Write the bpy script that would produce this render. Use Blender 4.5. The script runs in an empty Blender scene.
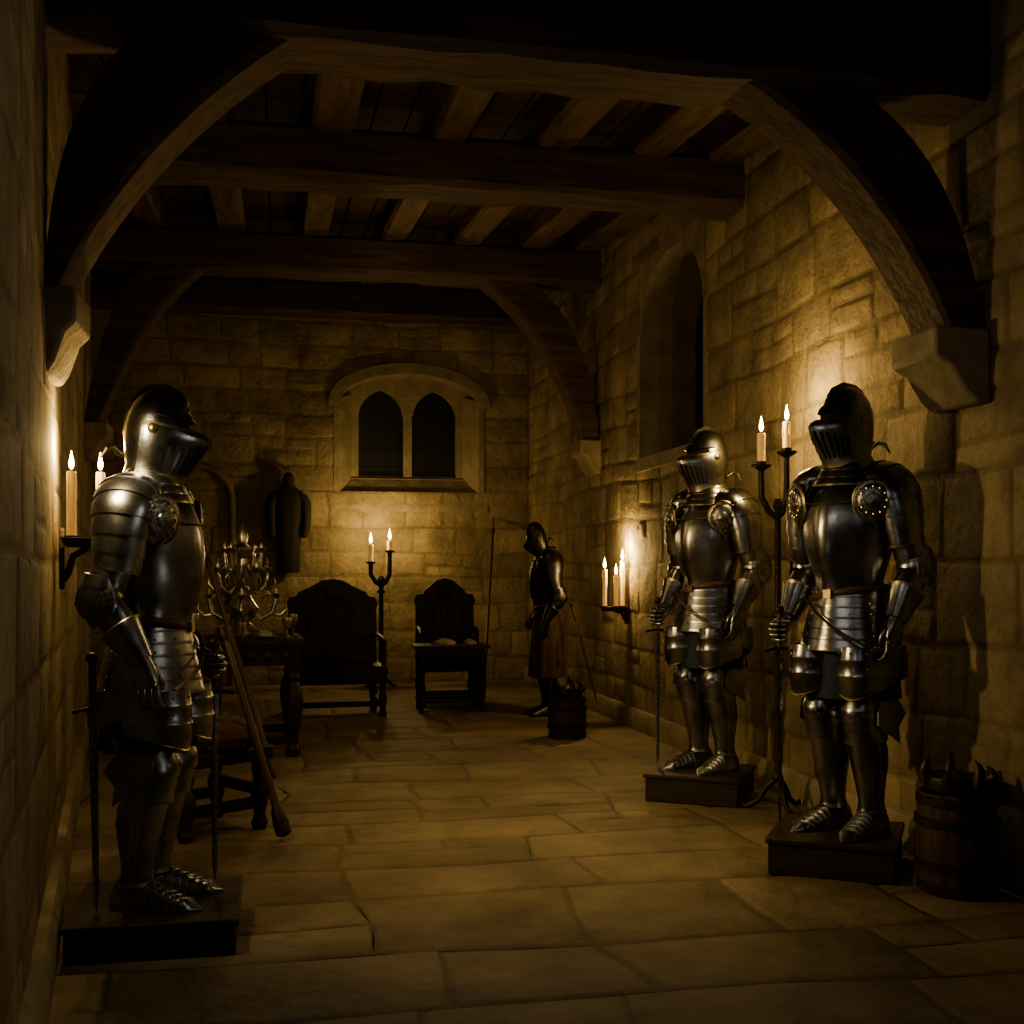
import bpy, bmesh, math, random
from mathutils import Vector, Matrix, noise
pi=math.pi
scene=bpy.context.scene
COL=scene.collection

# ------------------------------------------------------------------ materials
def newmat(name):
    m=bpy.data.materials.new(name); m.use_nodes=True
    nt=m.node_tree; b=nt.nodes['Principled BSDF']
    return m,nt,b
def noise_chain(nt,scale,detail=6,stretch=(1,1,1),rough=.6):
    tc=nt.nodes.new('ShaderNodeTexCoord'); mp=nt.nodes.new('ShaderNodeMapping')
    mp.inputs['Scale'].default_value=stretch
    n=nt.nodes.new('ShaderNodeTexNoise'); n.inputs['Scale'].default_value=scale
    n.inputs['Detail'].default_value=detail; n.inputs['Roughness'].default_value=rough
    nt.links.new(tc.outputs['Object'],mp.inputs['Vector']); nt.links.new(mp.outputs['Vector'],n.inputs['Vector'])
    return n
def ramp(nt,src,c0,c1,p0=.3,p1=.7):
    r=nt.nodes.new('ShaderNodeValToRGB')
    r.color_ramp.elements[0].position=p0; r.color_ramp.elements[1].position=p1
    r.color_ramp.elements[0].color=(*c0,1); r.color_ramp.elements[1].color=(*c1,1)
    nt.links.new(src,r.inputs['Fac']); return r
def bump(nt,b,src,strength,dist):
    bp=nt.nodes.new('ShaderNodeBump'); bp.inputs['Strength'].default_value=strength
    bp.inputs['Distance'].default_value=dist
    nt.links.new(src,bp.inputs['Height']); nt.links.new(bp.outputs['Normal'],b.inputs['Normal'])
def simple(name,c0,c1,scale=8,rough=.6,metal=0,bstr=.3,bdist=.01,stretch=(1,1,1),detail=6,rvar=0):
    m,nt,b=newmat(name)
    n=noise_chain(nt,scale,detail,stretch)
    r=ramp(nt,n.outputs['Fac'],c0,c1)
    nt.links.new(r.outputs['Color'],b.inputs['Base Color'])
    b.inputs['Roughness'].default_value=rough; b.inputs['Metallic'].default_value=metal
    if rvar:
        mr=nt.nodes.new('ShaderNodeMapRange'); mr.inputs['To Min'].default_value=rough-rvar; mr.inputs['To Max'].default_value=rough+rvar
        nt.links.new(n.outputs['Fac'],mr.inputs['Value']); nt.links.new(mr.outputs['Result'],b.inputs['Roughness'])
    if bstr: bump(nt,b,n.outputs['Fac'],bstr,bdist)
    return m
def stone_mat(name,lo,hi,mortar,rough=.85,scale=2.2,bs=.6,bd=.06):
    m,nt,b=newmat(name)
    at=nt.nodes.new('ShaderNodeAttribute'); at.attribute_name='tint'
    r=nt.nodes.new('ShaderNodeValToRGB')
    e=r.color_ramp.elements
    e[0].position=0; e[0].color=(*mortar,1); e[1].position=.12; e[1].color=(*lo,1)
    x=e.new(1.0); x.color=(*hi,1)
    nt.links.new(at.outputs['Fac'],r.inputs['Fac'])
    n=noise_chain(nt,scale,10,rough=.7); r2=ramp(nt,n.outputs['Fac'],(.44,.42,.38),(1.28,1.2,1.08),.32,.70)
    mx=nt.nodes.new('ShaderNodeMixRGB'); mx.blend_type='MULTIPLY'; mx.inputs['Fac'].default_value=1
    nt.links.new(r.outputs['Color'],mx.inputs[1]); nt.links.new(r2.outputs['Color'],mx.inputs[2])
    nt.links.new(mx.outputs['Color'],b.inputs['Base Color'])
    b.inputs['Roughness'].default_value=rough
    n2=noise_chain(nt,5,12,rough=.68)
    bump(nt,b,n2.outputs['Fac'],bs,bd)
    return m
M_WALL=stone_mat('wall_stone',(.30,.262,.19),(.43,.378,.28),(.275,.24,.172),bs=.8,bd=.06)
M_FLOOR=stone_mat('flagstone',(.235,.20,.145),(.32,.27,.195),(.175,.147,.107),rough=.55,scale=1.6,bs=.55,bd=.06)
M_DRESS=simple('dressed_stone',(.22,.19,.135),(.38,.33,.24),5,.85,0,.7,.04,detail=9)
M_BEAM=simple('dark_oak_beam',(.03,.020,.013),(.115,.075,.044),5,.72,0,.45,.03,(.35,3.5,3.5),8)
M_JOIST=simple('oak_joist',(.05,.031,.018),(.16,.104,.06),5,.7,0,.7,.03,(3.5,.35,3.5),9)
M_BOARD=simple('ceiling_board',(.025,.013,.007),(.08,.04,.019),4,.8,0,.6,.02,(5,.3,1),8)
M_WOOD=simple('dark_carved_wood',(.014,.009,.006),(.045,.027,.017),12,.45,0,.3,.01,(3,3,.5))
M_PLINTH=simple('plinth_wood',(.022,.015,.010),(.058,.039,.025),10,.55,0,.3,.01,(.6,3,3))
M_POLEW=simple('pole_wood',(.05,.03,.018),(.13,.08,.046),20,.45,0,.2,.005,(3,3,.3))
M_BARREL=simple('barrel_wood',(.04,.025,.015),(.10,.06,.035),14,.55,0,.6,.01,(3,3,.4))
M_STEEL=simple('blackened_steel',(.12,.13,.145),(.46,.48,.51),5,.29,1,.25,.012,(1,1,1),10,.10)
M_STEEL2=simple('etched_steel',(.06,.063,.068),(.46,.46,.45),70,.36,1,.5,.004,(1,1,1),4,.05)
M_BRASS=simple('aged_brass_trim',(.22,.19,.13),(.52,.46,.34),24,.38,1,.3,.004)
M_IRON=simple('wrought_iron',(.03,.024,.019),(.09,.07,.052),25,.5,.7,.4,.006)
M_SILVER=simple('tarnished_silver',(.25,.25,.23),(.82,.80,.75),26,.30,1,.4,.006)
M_LEATH=simple('brown_leather',(.07,.032,.018),(.15,.075,.04),18,.5,0,.4,.006)
M_CLOTH=simple('dark_blue_cloth',(.014,.026,.040),(.045,.072,.10),15,.85,0,.4,.01)
M_BROWNC=simple('brown_wool',(.045,.026,.016),(.10,.06,.036),18,.9,0,.5,.01)
M_BLACKC=simple('black_padded_cloth',(.012,.010,.007),(.03,.024,.017),18,.8,0,.5,.01)
M_RED=simple('red_velvet',(.05,.022,.013),(.11,.05,.03),14,.75,0,.4,.01)
M_LINEN=simple('linen',(.28,.25,.18),(.48,.43,.33),14,.8,0,.5,.01)
M_VOID=simple('slit_black',(.003,.003,.003),(.006,.005,.004),4,.9,0,0)
M_DARKST=simple('dark_steel',(.03,.032,.035),(.13,.13,.13),10,.42,1,.3,.01)  # darker steel than the main suits
def glassmat():
    m,nt,b=newmat('night_leaded_glass')
    n=noise_chain(nt,3,3); r=ramp(nt,n.outputs['Fac'],(.003,.005,.006),(.009,.013,.015))
    nt.links.new(r.outputs['Color'],b.inputs['Base Color']); b.inputs['Roughness'].default_value=.35
    return m
M_GLASS=glassmat()
def waxmat():
    m,nt,b=newmat('candle_wax')
    n=noise_chain(nt,30,3); r=ramp(nt,n.outputs['Fac'],(.7,.55,.32),(.85,.7,.45))
    nt.links.new(r.outputs['Color'],b.inputs['Base Color']); b.inputs['Roughness'].default_value=.5
    b.inputs['Emission Color'].default_value=(1,.5,.14,1); b.inputs['Emission Strength'].default_value=.25  # low emission stands in for flame light glowing through the wax
    return m
M_WAX=waxmat()
def flamemat():
    m,nt,b=newmat('candle_flame')
    n=noise_chain(nt,10,1); r=ramp(nt,n.outputs['Fac'],(1,.60,.20),(1,.72,.30))
    nt.links.new(r.outputs['Color'],b.inputs['Emission Color'])
    b.inputs['Base Color'].default_value=(1,.7,.3,1)
    b.inputs['Emission Strength'].default_value=18
    return m
M_FLAME=flamemat()

# ------------------------------------------------------------------ builder
class B:
    def __init__(s): s.v=[]; s.f=[]; s.m=[]
    def add(s,vs,fs,mi=0,mat=None):
        o=len(s.v)
        for p in vs:
            p=Vector(p)
            s.v.append(mat@p if mat else p)
        for f in fs: s.f.append([i+o for i in f]); s.m.append(mi)
    def rings(s,rings,mi=0,cap=True,closed=True,mat=None,mis=None):
        n=len(rings[0]); vs=[p for r in rings for p in r]; o=len(s.v)
        for p in vs:
            p=Vector(p); s.v.append(mat@p if mat else p)
        for i in range(len(rings)-1):
            mm=mis[i] if mis else mi
            for j in range(n if closed else n-1):
                k=(j+1)%n
                s.f.append([o+i*n+j,o+i*n+k,o+(i+1)*n+k,o+(i+1)*n+j]); s.m.append(mm)
        if cap and closed:
            s.f.append([o+j for j in range(n)][::-1]); s.m.append(mi)
            l=o+(len(rings)-1)*n
            s.f.append([l+j for j in range(n)]); s.m.append(mi)
    def tube(s,pts,rad,seg=14,mi=0,ref=(0,1,0),cap=True,mat=None,mis=None):
        pts=[Vector(p) for p in pts]
        if not isinstance(rad,(list,tuple)): rad=[rad]*len(pts)
        R=[]; ref0=Vector(ref)
        for i,p in enumerate(pts):
            a=i
            while a>0 and (pts[a]-p).length<1e-5: a-=1
            b=i
            while b<len(pts)-1 and (pts[b]-p).length<1e-5: b+=1
            if a==i and i>0: a=i-1
            if (pts[b]-pts[a]).length<1e-6: b=min(len(pts)-1,i+1); a=max(0,i-1)
            a2=a
            if a2>0 and (pts[a2]-p).length<1e-5: a2-=1
            t=(pts[b]-pts[a])
            if t.length<1e-6: t=Vector((0,0,1))
            t.normalize()
            rf=ref0 if abs(t.dot(ref0))<.95 else Vector((1,0,0))
            sd=t.cross(rf).normalized(); up=sd.cross(t).normalized()
            r=rad[i]; rx,ry=(r if isinstance(r,(list,tuple)) else (r,r))
            R.append([p+sd*(rx*math.cos(2*pi*j/seg))+up*(ry*math.sin(2*pi*j/seg)) for j in range(seg)])
        s.rings(R,mi,cap,True,mat,mis)
    def lamed(s,pts,rad,count,step,seg=20,mi=0,rim=None,ref=(0,1,0),mat=None):
        pts=[Vector(p) for p in pts]; n=len(pts)-1
        rr=[r if isinstance(r,(list,tuple)) else (r,r) for r in rad]
        def ev(t):
            x=t*n; i=min(int(x),n-1); f=x-i
            return pts[i].lerp(pts[i+1],f),(rr[i][0]*(1-f)+rr[i+1][0]*f, rr[i][1]*(1-f)+rr[i+1][1]*f)
        P=[];Q=[];MI=[]
        for k in range(count):
            for q,(fr,e) in enumerate(((0.0,0),(.45,.55),(.82,.9),(1.0,1.0))):
                p,r=ev((k+fr)/count); P.append(p); Q.append((r[0]+step*e,r[1]+step*e))
            MI+= [mi,mi,(rim if (rim is not None and k in(count-1,)) else mi),mi]
        s.tube(P,Q,seg,mi,ref,True,mat,MI[:-1])
    def lathe(s,prof,seg=24,mi=0,mat=None,cap=True,squash=1.0):
        s.rings([[(max(r,1e-4)*math.cos(2*pi*j/seg),max(r,1e-4)*squash*math.sin(2*pi*j/seg),z) for j in range(seg)] for r,z in prof],mi,cap,True,mat)
    def ball(s,c,r,seg=16,mi=0,mat=None):
        r=r if isinstance(r,(list,tuple)) else (r,r,r); n=seg//2
        R=[[(c[0]+r[0]*max(math.sin(pi*i/n),1e-3)*math.cos(2*pi*j/seg),c[1]+r[1]*max(math.sin(pi*i/n),1e-3)*math.sin(2*pi*j/seg),c[2]+r[2]*math.cos(pi*i/n)) for j in range(seg)] for i in range(n+1)]
        s.rings(R,mi,True,True,mat)
    def box(s,c,d,mi=0,mat=None,top=1.0):
        x,y,z=[q/2 for q in d]
        v=[(c[0]+sx*x*(top if sz>0 else 1),c[1]+sy*y*(top if sz>0 else 1),c[2]+sz*z) for sz in(-1,1) for sy in(-1,1) for sx in(-1,1)]
        s.add(v,[(0,2,3,1),(4,5,7,6),(0,1,5,4),(2,6,7,3),(0,4,6,2),(1,3,7,5)],mi,mat)
    def prism(s,poly,fn0,fn1,mi=0,mat=None):
        n=len(poly); v=[fn0(*p) for p in poly]+[fn1(*p) for p in poly]
        f=[list(range(n))[::-1],list(range(n,2*n))]+[[i,(i+1)%n,n+(i+1)%n,n+i] for i in range(n)]
        s.add(v,f,mi,mat)
    def zr(s,secs,seg=32,ridge=0,mi=0,mis=None,cap=True,wav=None):
        R=[]
        for i,q in enumerate(secs):
            z,rx,rf,rb=q[:4]; cx,cy=(q[4],q[5]) if len(q)>5 else (0,0)
            ring=[]
            for j in range(seg):
                a=2*pi*j/seg; w=1+(wav(a,i) if wav else 0)
                x=rx*math.cos(a)*w; y=(rf if math.sin(a)<0 else rb)*math.sin(a)*w
                if ridge and math.sin(a)<0: y-=ridge*math.exp(-(x/(rx*.3+1e-4))**2)*min(1,rf/.08)
                ring.append((cx+x,cy+y,z))
            R.append(ring)
        s.rings(R,mi,cap,True,None,mis)
    def build(s,name,mats,parent=None,loc=(0,0,0),rot=(0,0,0),ang=38,bevel=0,mirror=False,smooth=True):
        me=bpy.data.meshes.new(name)
        vs=[(-p.x,p.y,p.z) if mirror else tuple(p) for p in s.v]
        me.from_pydata(vs,[],s.f)
        for m in mats: me.materials.append(m)
        me.polygons.foreach_set('material_index',s.m)
        bm=bmesh.new(); bm.from_mesh(me)
        bmesh.ops.recalc_face_normals(bm,faces=bm.faces); bm.to_mesh(me); bm.free()
        if smooth:
            me.polygons.foreach_set('use_smooth',[True]*len(me.polygons))
            me.set_sharp_from_angle(angle=math.radians(ang))
        ob=bpy.data.objects.new(name,me); COL.objects.link(ob)
        ob.location=loc; ob.rotation_euler=rot
        if parent: ob.parent=parent
        if bevel:
            md=ob.modifiers.new('bevel','BEVEL'); md.width=bevel; md.segments=2; md.limit_method='ANGLE'
        return ob
def root(name,label,cat,loc=(0,0,0),rz=0,scale=1,group=None):
    e=bpy.data.objects.new(name,None); COL.objects.link(e); e.empty_display_size=.1
    e.location=loc; e.rotation_euler=(0,0,rz); e.scale=(scale,)*3
    e['label']=label; e['category']=cat
    if group: e['group']=group
    return e
def tag(o,label,cat,group=None):
    o['label']=label; o['category']=cat
    if group: o['group']=group
    return o
def struct(o,label=None):
    o['kind']='structure'
    if label: o['label']=label
    return o
def copy_tree(src,loc,rz,scale=1,label=None):
    e=src.copy(); COL.objects.link(e); e.location=loc; e.rotation_euler=(0,0,rz); e.scale=(scale,)*3
    if label: e['label']=label
    kids=[(c,e) for c in src.children]
    out={}; allk=[]
    while kids:
        c,p=kids.pop()
        n=c.copy(); COL.objects.link(n); n.parent=p; n.matrix_parent_inverse=c.matrix_parent_inverse.copy()
        out[c.name.split('.')[0]]=n; allk.append(n)
        for g in c.children: kids.append((g,n))
    return e,out,allk

# ------------------------------------------------------------------ stone surfaces
def stone_cells(acc,U0,U1,V0,V1,mapf,holes,rh,rw,seed,g=.003,b=.024,prot=.012,flush=False,amp=.03,split=.28):
    V,F,T=acc; R=random.Random(seed)
    def fall(u,v):
        d=min(u-U0,U1-u,v-V0,V1-v)
        for (a0,a1,b0,b1) in holes:
            dx=max(a0-u,u-a1,0); dy=max(b0-v,v-b1,0); d=min(d,math.hypot(dx,dy))
        return max(0,min(1,d/.25))
    def wmap(u,v,d):
        f=fall(u,v)*amp
        du=noise.noise(Vector((u*1.3,v*1.3,seed*3.1)))*f*1.6; dv=noise.noise(Vector((u*1.1,v*1.5,seed*7.7+20)))*f*1.6
        dd=0 if flush else noise.noise(Vector((u*.7,v*.7,seed+50)))*.02*fall(u,v)
        return mapf(u+du,v+dv,d+dd)
    def cell(u,w,v,h):
        p=prot if flush else prot*R.uniform(.25,1.0); t=.15+.85*R.random()
        jit=[(R.uniform(0,.016),R.uniform(0,.016)) for _ in range(4)]
        def rect(ins,d,jj=True):
            c=[(u+ins,v+ins),(u+w-ins,v+ins),(u+w-ins,v+h-ins),(u+ins,v+h-ins)]
            s4=[(1,1),(-1,1),(-1,-1),(1,-1)]
            if jj: c=[(c[i][0]+s4[i][0]*jit[i][0],c[i][1]+s4[i][1]*jit[i][1]) for i in range(4)]
            dd=[d+(0 if (not jj or flush) else R.uniform(-.35,.35)*p) for _ in range(4)]
            P=[]
            for i in range(4):
                j=(i+1)%4
                P.append((c[i][0],c[i][1],dd[i])); m=((c[i][0]+c[j][0])/2,(c[i][1]+c[j][1])/2,(dd[i]+dd[j])/2)
                P.append(m)
            return [wmap(x,y,z-(prot if flush else 0)) for x,y,z in P]
        o=len(V)
        V.extend(rect(0,0,False)); V.extend(rect(g,0)); V.extend(rect(g+b*.35,p*.6)); V.extend(rect(g+b,p))
        T.extend([.02]*8+[.05]*8+[t*.9]*8+[t]*8)
        for k in range(3):
            for i in range(8):
                j=(i+1)%8
                F.append((o+k*8+i,o+k*8+j,o+(k+1)*8+j,o+(k+1)*8+i))
        F.append(tuple(o+24+i for i in range(8)))
    br=sorted(set([h[2] for h in holes]+[h[3] for h in holes]+[V1]))
    v=V0
    while v<V1-1e-4:
        h=R.uniform(*rh)
        nb=[x for x in br if x>v+1e-4][0]
        if nb-(v+h)<rh[0]*.6: h=nb-v if nb-v<rh[1]*1.4 else (nb-v)/2
        segs=[(U0,U1)]
        for (a0,a1,b0,b1) in holes:
            if b0<v+h-1e-4 and b1>v+1e-4:
                ns=[]
                for (x0,x1) in segs:
                    if a0>x0 and a0<x1: ns.append((x0,a0))
                    if a1<x1 and a1>x0: ns.append((a1,x1))
                    if a1<=x0 or a0>=x1: ns.append((x0,x1))
                segs=ns
        for (x0,x1) in segs:
            u=x0
            while u<x1-1e-4:
                w=R.uniform(*rw)
                if x1-(u+w)<rw[0]*.6: w=x1-u
                if R.random()<split and h>.2:
                    q=R.uniform(.38,.62)*h; cell(u,w,v,q)
                    if w>.45:
                        k=R.uniform(.35,.65)*w; cell(u,k,v+q,h-q); cell(u+k,w-k,v+q,h-q)
                    else: cell(u,w,v+q,h-q)
                else: cell(u,w,v,h)
                u+=w
        v+=h
def stone_build(name,acc,mat,label):
    V,F,T=acc; me=bpy.data.meshes.new(name); me.from_pydata([tuple(p) for p in V],[],F)
    ca=me.color_attributes.new('tint','FLOAT_COLOR','POINT')
    for i,t in enumerate(T): ca.data[i].color=(t,t,t,1)
    me.materials.append(mat)
    me.polygons.foreach_set('use_smooth',[True]*len(me.polygons)); me.set_sharp_from_angle(angle=math.radians(75))
    o=bpy.data.objects.new(name,me); COL.objects.link(o); return struct(o,label)

XR=2.80; YB=12.8
LA=Vector((-.54,2.4)); LB=Vector((-1.937,12.8)); LD=(LB-LA).normalized(); LN=Vector((LD.y,-LD.x)); LL=(LB-LA).length
def wl(y): return LA.x+(y-LA.y)*(LB.x-LA.x)/(LB.y-LA.y)
m_right=lambda u,v,d:(XR-d,u,v)
m_back=lambda u,v,d:(u,YB-d,v)
def m_left(u,v,d):
    p=LA+LD*u+LN*d; return (p.x,p.y,v)
def m_seg(A,Bp):
    A=Vector(A);D=(Vector(Bp)-A);L=D.length;D.normalize();N=Vector((D.y,-D.x))
    return (lambda u,v,d:((A+D*u+N*d).x,(A+D*u+N*d).y,v)),L
WIN1=(.66,2.22,2.12,3.46); NICHE=(7.28,8.66,2.12,3.62)
a=([],[],[]); stone_cells(a,-1.3,YB,0,4.7,m_right,[NICHE],(.24,.38),(.30,.70),5,prot=.011)
stone_build('wall_right',a,M_WALL,'rough pale ashlar stone wall with uneven blocks')
a=([],[],[]); stone_cells(a,-2.1,XR,0,4.7,m_back,[WIN1],(.24,.36),(.34,.66),8,prot=.008,split=.14)
stone_build('wall_back',a,M_WALL,'rough ashlar end wall with arched window')
a=([],[],[]); stone_cells(a,0,LL,0,4.7,m_left,[],(.24,.38),(.36,.74),11,prot=.006,amp=.02)
mf,L=m_seg((-1.3,1.2),(-.54,2.4)); stone_cells(a,0,L,0,4.7,mf,[],(.22,.34),(.3,.6),12)
mf,L=m_seg((-1.3,-1.3),(-1.3,1.2)); stone_cells(a,0,L,0,4.7,mf,[],(.22,.34),(.3,.6),13)
stone_build('wall_left',a,M_WALL,'rough ashlar stone side wall')
a=([],[],[]); stone_cells(a,-1.4,XR,0,4.7,lambda u,v,d:(u,-1.3+d,v),[],(.22,.34),(.3,.6),14)
stone_build('wall_front',a,M_WALL,'rough ashlar stone wall')
a=([],[],[]); stone_cells(a,-2.3,XR+.02,-1.35,YB+.02,lambda u,v,d:(u,v,d),[],(.42,.70),(.55,1.15),29,g=.003,b=.020,prot=.008,flush=True,amp=.075,split=.18)
stone_build('floor',a,M_FLOOR,'worn stone flag floor')

# ceiling
SL=.10
def zb(y): return 3.14+SL*(y-4.35)
b=B()
nb=26
for i in range(nb):
    x0=-2.3+i*5.3/nb; x1=x0+5.3/nb-.012
    y0,y1=-1.4,13.0
    z0,z1=zb(y0)+.52,zb(y1)+.52
    b.add([(x0,y0,z0),(x1,y0,z0),(x1,y1,z1),(x0,y1,z1),(x0,y0,z0+.04),(x1,y0,z0+.04),(x1,y1,z1+.04),(x0,y1,z1+.04)],
          [(0,1,2,3),(4,5,6,7),(0,1,5,4),(1,2,6,5),(2,3,7,6),(3,0,4,7)])
y0,y1=-1.4,13.0
b.add([(-2.3,y0,zb(y0)+.57),(3,y0,zb(y0)+.57),(3,y1,zb(y1)+.57),(-2.3,y1,zb(y1)+.57),(-2.3,y0,zb(y0)+.65),(3,y0,zb(y0)+.65),(3,y1,zb(y1)+.65),(-2.3,y1,zb(y1)+.65)],
          [(0,1,2,3),(4,5,6,7),(0,1,5,4),(1,2,6,5),(2,3,7,6),(3,0,4,7)])
struct(b.build('ceiling',[M_BOARD],smooth=False),'dark boarded timber ceiling')

def beam(y,w,h,z,label):
    R=random.Random(int(y*100)); n=18; x0=wl(max(y,2.4))-.03; x1=XR+.02
    if y<2.4: x0=-1.3
    rings=[]
    for i in range(n+1):
        x=x0+(x1-x0)*i/n; j=lambda:R.uniform(-.014,.014)
        hw=w/2; c=.035
        rings.append([(x,y-hw+j(),z+c),(x,y-hw+c,z+j()),(x,y+hw-c,z+j()),(x,y+hw+j(),z+c),(x,y+hw,z+h-c),(x,y+hw-c,z+h),(x,y-hw+c,z+h),(x,y-hw,z+h-c)])
    b=B(); b.rings(rings)
    return tag(b.build('ceiling_beam',[M_BEAM],ang=30),label,'beam','ceiling beams')
beam(4.30,.36,.36,3.14,'heavy dark oak tie beam carried on curved braces')
beam(6.75,.34,.30,3.47,'heavy dark oak cross beam under the joists')
beam(9.95,.36,.31,3.76,'heavy dark oak tie beam on curved braces')
beam(12.55,.30,.34,3.98,'dark oak wall beam along the end wall')
beam(1.6,.34,.36,2.87,'heavy dark oak cross beam under the joists')
xs=[-1.65,-1.02,-.38,.30,.97,1.60,2.19,2.66]
for k,x in enumerate(xs):
    ys=-1.3
    if x<-.55: ys=2.4+(x+.54)/(-.1345)+.3
    if x<-1.3: ys=9.8
    b=B(); R=random.Random(k); n=14; rings=[]
    for i in range(n+1):
        y=ys+(12.75-ys)*i/n; z=zb(y)+.37; w=.115; j=lambda:R.uniform(-.010,.010)
        rings.append([(x-w+j(),y,z+.025),(x-w+.025,y,z+j()),(x+w-.025,y,z+j()),(x+w+j(),y,z+.025),(x+w,y,z+.15),(x-w,y,z+.15)])
    b.rings(rings)
    tag(b.build('ceiling_joist',[M_JOIST],ang=30),'oak joist resting across the ceiling beams','joist','ceiling joists')

def brace(P0,C,P2,Q0,QC,Q2,y,w,label):
    bz=lambda a,c,d,t:(a[0]*(1-t)**2+2*c[0]*t*(1-t)+d[0]*t*t,a[1]*(1-t)**2+2*c[1]*t*(1-t)+d[1]*t*t)
    R=[];n=24
    for i in range(n+1):
        t=i/n; p=bz(P0,C,P2,t); q=bz(Q0,QC,Q2,t)
        R.append([(p[0],y-w/2+.02,p[1]),(p[0],y+w/2-.02,p[1]),(p[0]*.9+q[0]*.1,y+w/2,p[1]*.9+q[1]*.1),(q[0],y+w/2,q[1]),(q[0],y-w/2,q[1]),(p[0]*.9+q[0]*.1,y-w/2,p[1]*.9+q[1]*.1)])
    b=B(); b.rings(R)
    tag(b.build('timber_brace',[M_BEAM],ang=30),label,'timber brace','curved timber braces')
BL='curved dark oak brace springing from a stone corbel'
brace((1.76,3.15),(2.33,2.86),(2.63,2.22),(2.16,3.17),(2.68,2.96),(2.785,2.22),4.30,.28,BL)
brace((.05,3.15),(-.46,2.79),(-.735,2.22),(-.40,3.17),(-.76,2.93),(wl(4.45)+.035,2.22),4.30,.28,BL)
brace((1.72,3.77),(2.36,3.34),(2.66,2.40),(2.12,3.79),(2.68,3.5),(2.785,2.40),9.95,.28,BL)
brace((-.60,3.77),(-1.12,3.32),(-1.42,2.45),(-1.0,3.79),(-1.40,3.5),(wl(10.1)+.035,2.45),9.95,.28,BL)
def corbel(x,y,ztop,s,w=.34,h=.30,pr=.25):
    prof=[(0,0),(0,-h),(pr*.25,-h),(pr*.45,-h*.86),(pr*.72,-h*.52),(pr*.95,-h*.42),(pr,-h*.38),(pr,0)]
    b=B(); b.prism(prof,lambda p,z:(x-s*p,y-w/2,ztop+z),lambda p,z:(x-s*p,y+w/2,ztop+z))
    tag(b.build('stone_corbel',[M_DRESS],bevel=.014,ang=30),'carved pale stone corbel set in the wall below a brace','corbel','stone corbels')
corbel(XR,4.30,2.22,1); corbel(wl(4.3)-.01,4.30,2.22,-1,w=.32,pr=.13); corbel(XR,9.95,2.40,1,pr=.2); corbel(wl(9.95),9.95,2.45,-1,pr=.2)

b=B()
b.prism([(0,0),(.06,0),(.06,.11),(.04,.15),(0,.15)],lambda d,z:(XR-d,4.6,z),lambda d,z:(XR-d,YB,z))
struct(b.build('baseboard_right',[M_DRESS],ang=30),'low stone plinth course')
b=B()
b.prism([(0,0),(.05,0),(.05,.13),(.035,.17),(0,.17)],lambda d,z:m_left(0,z,d),lambda d,z:m_left(LL,z,d))
struct(b.build('baseboard_left',[M_DRESS],ang=30),'low stone plinth course')

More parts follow.
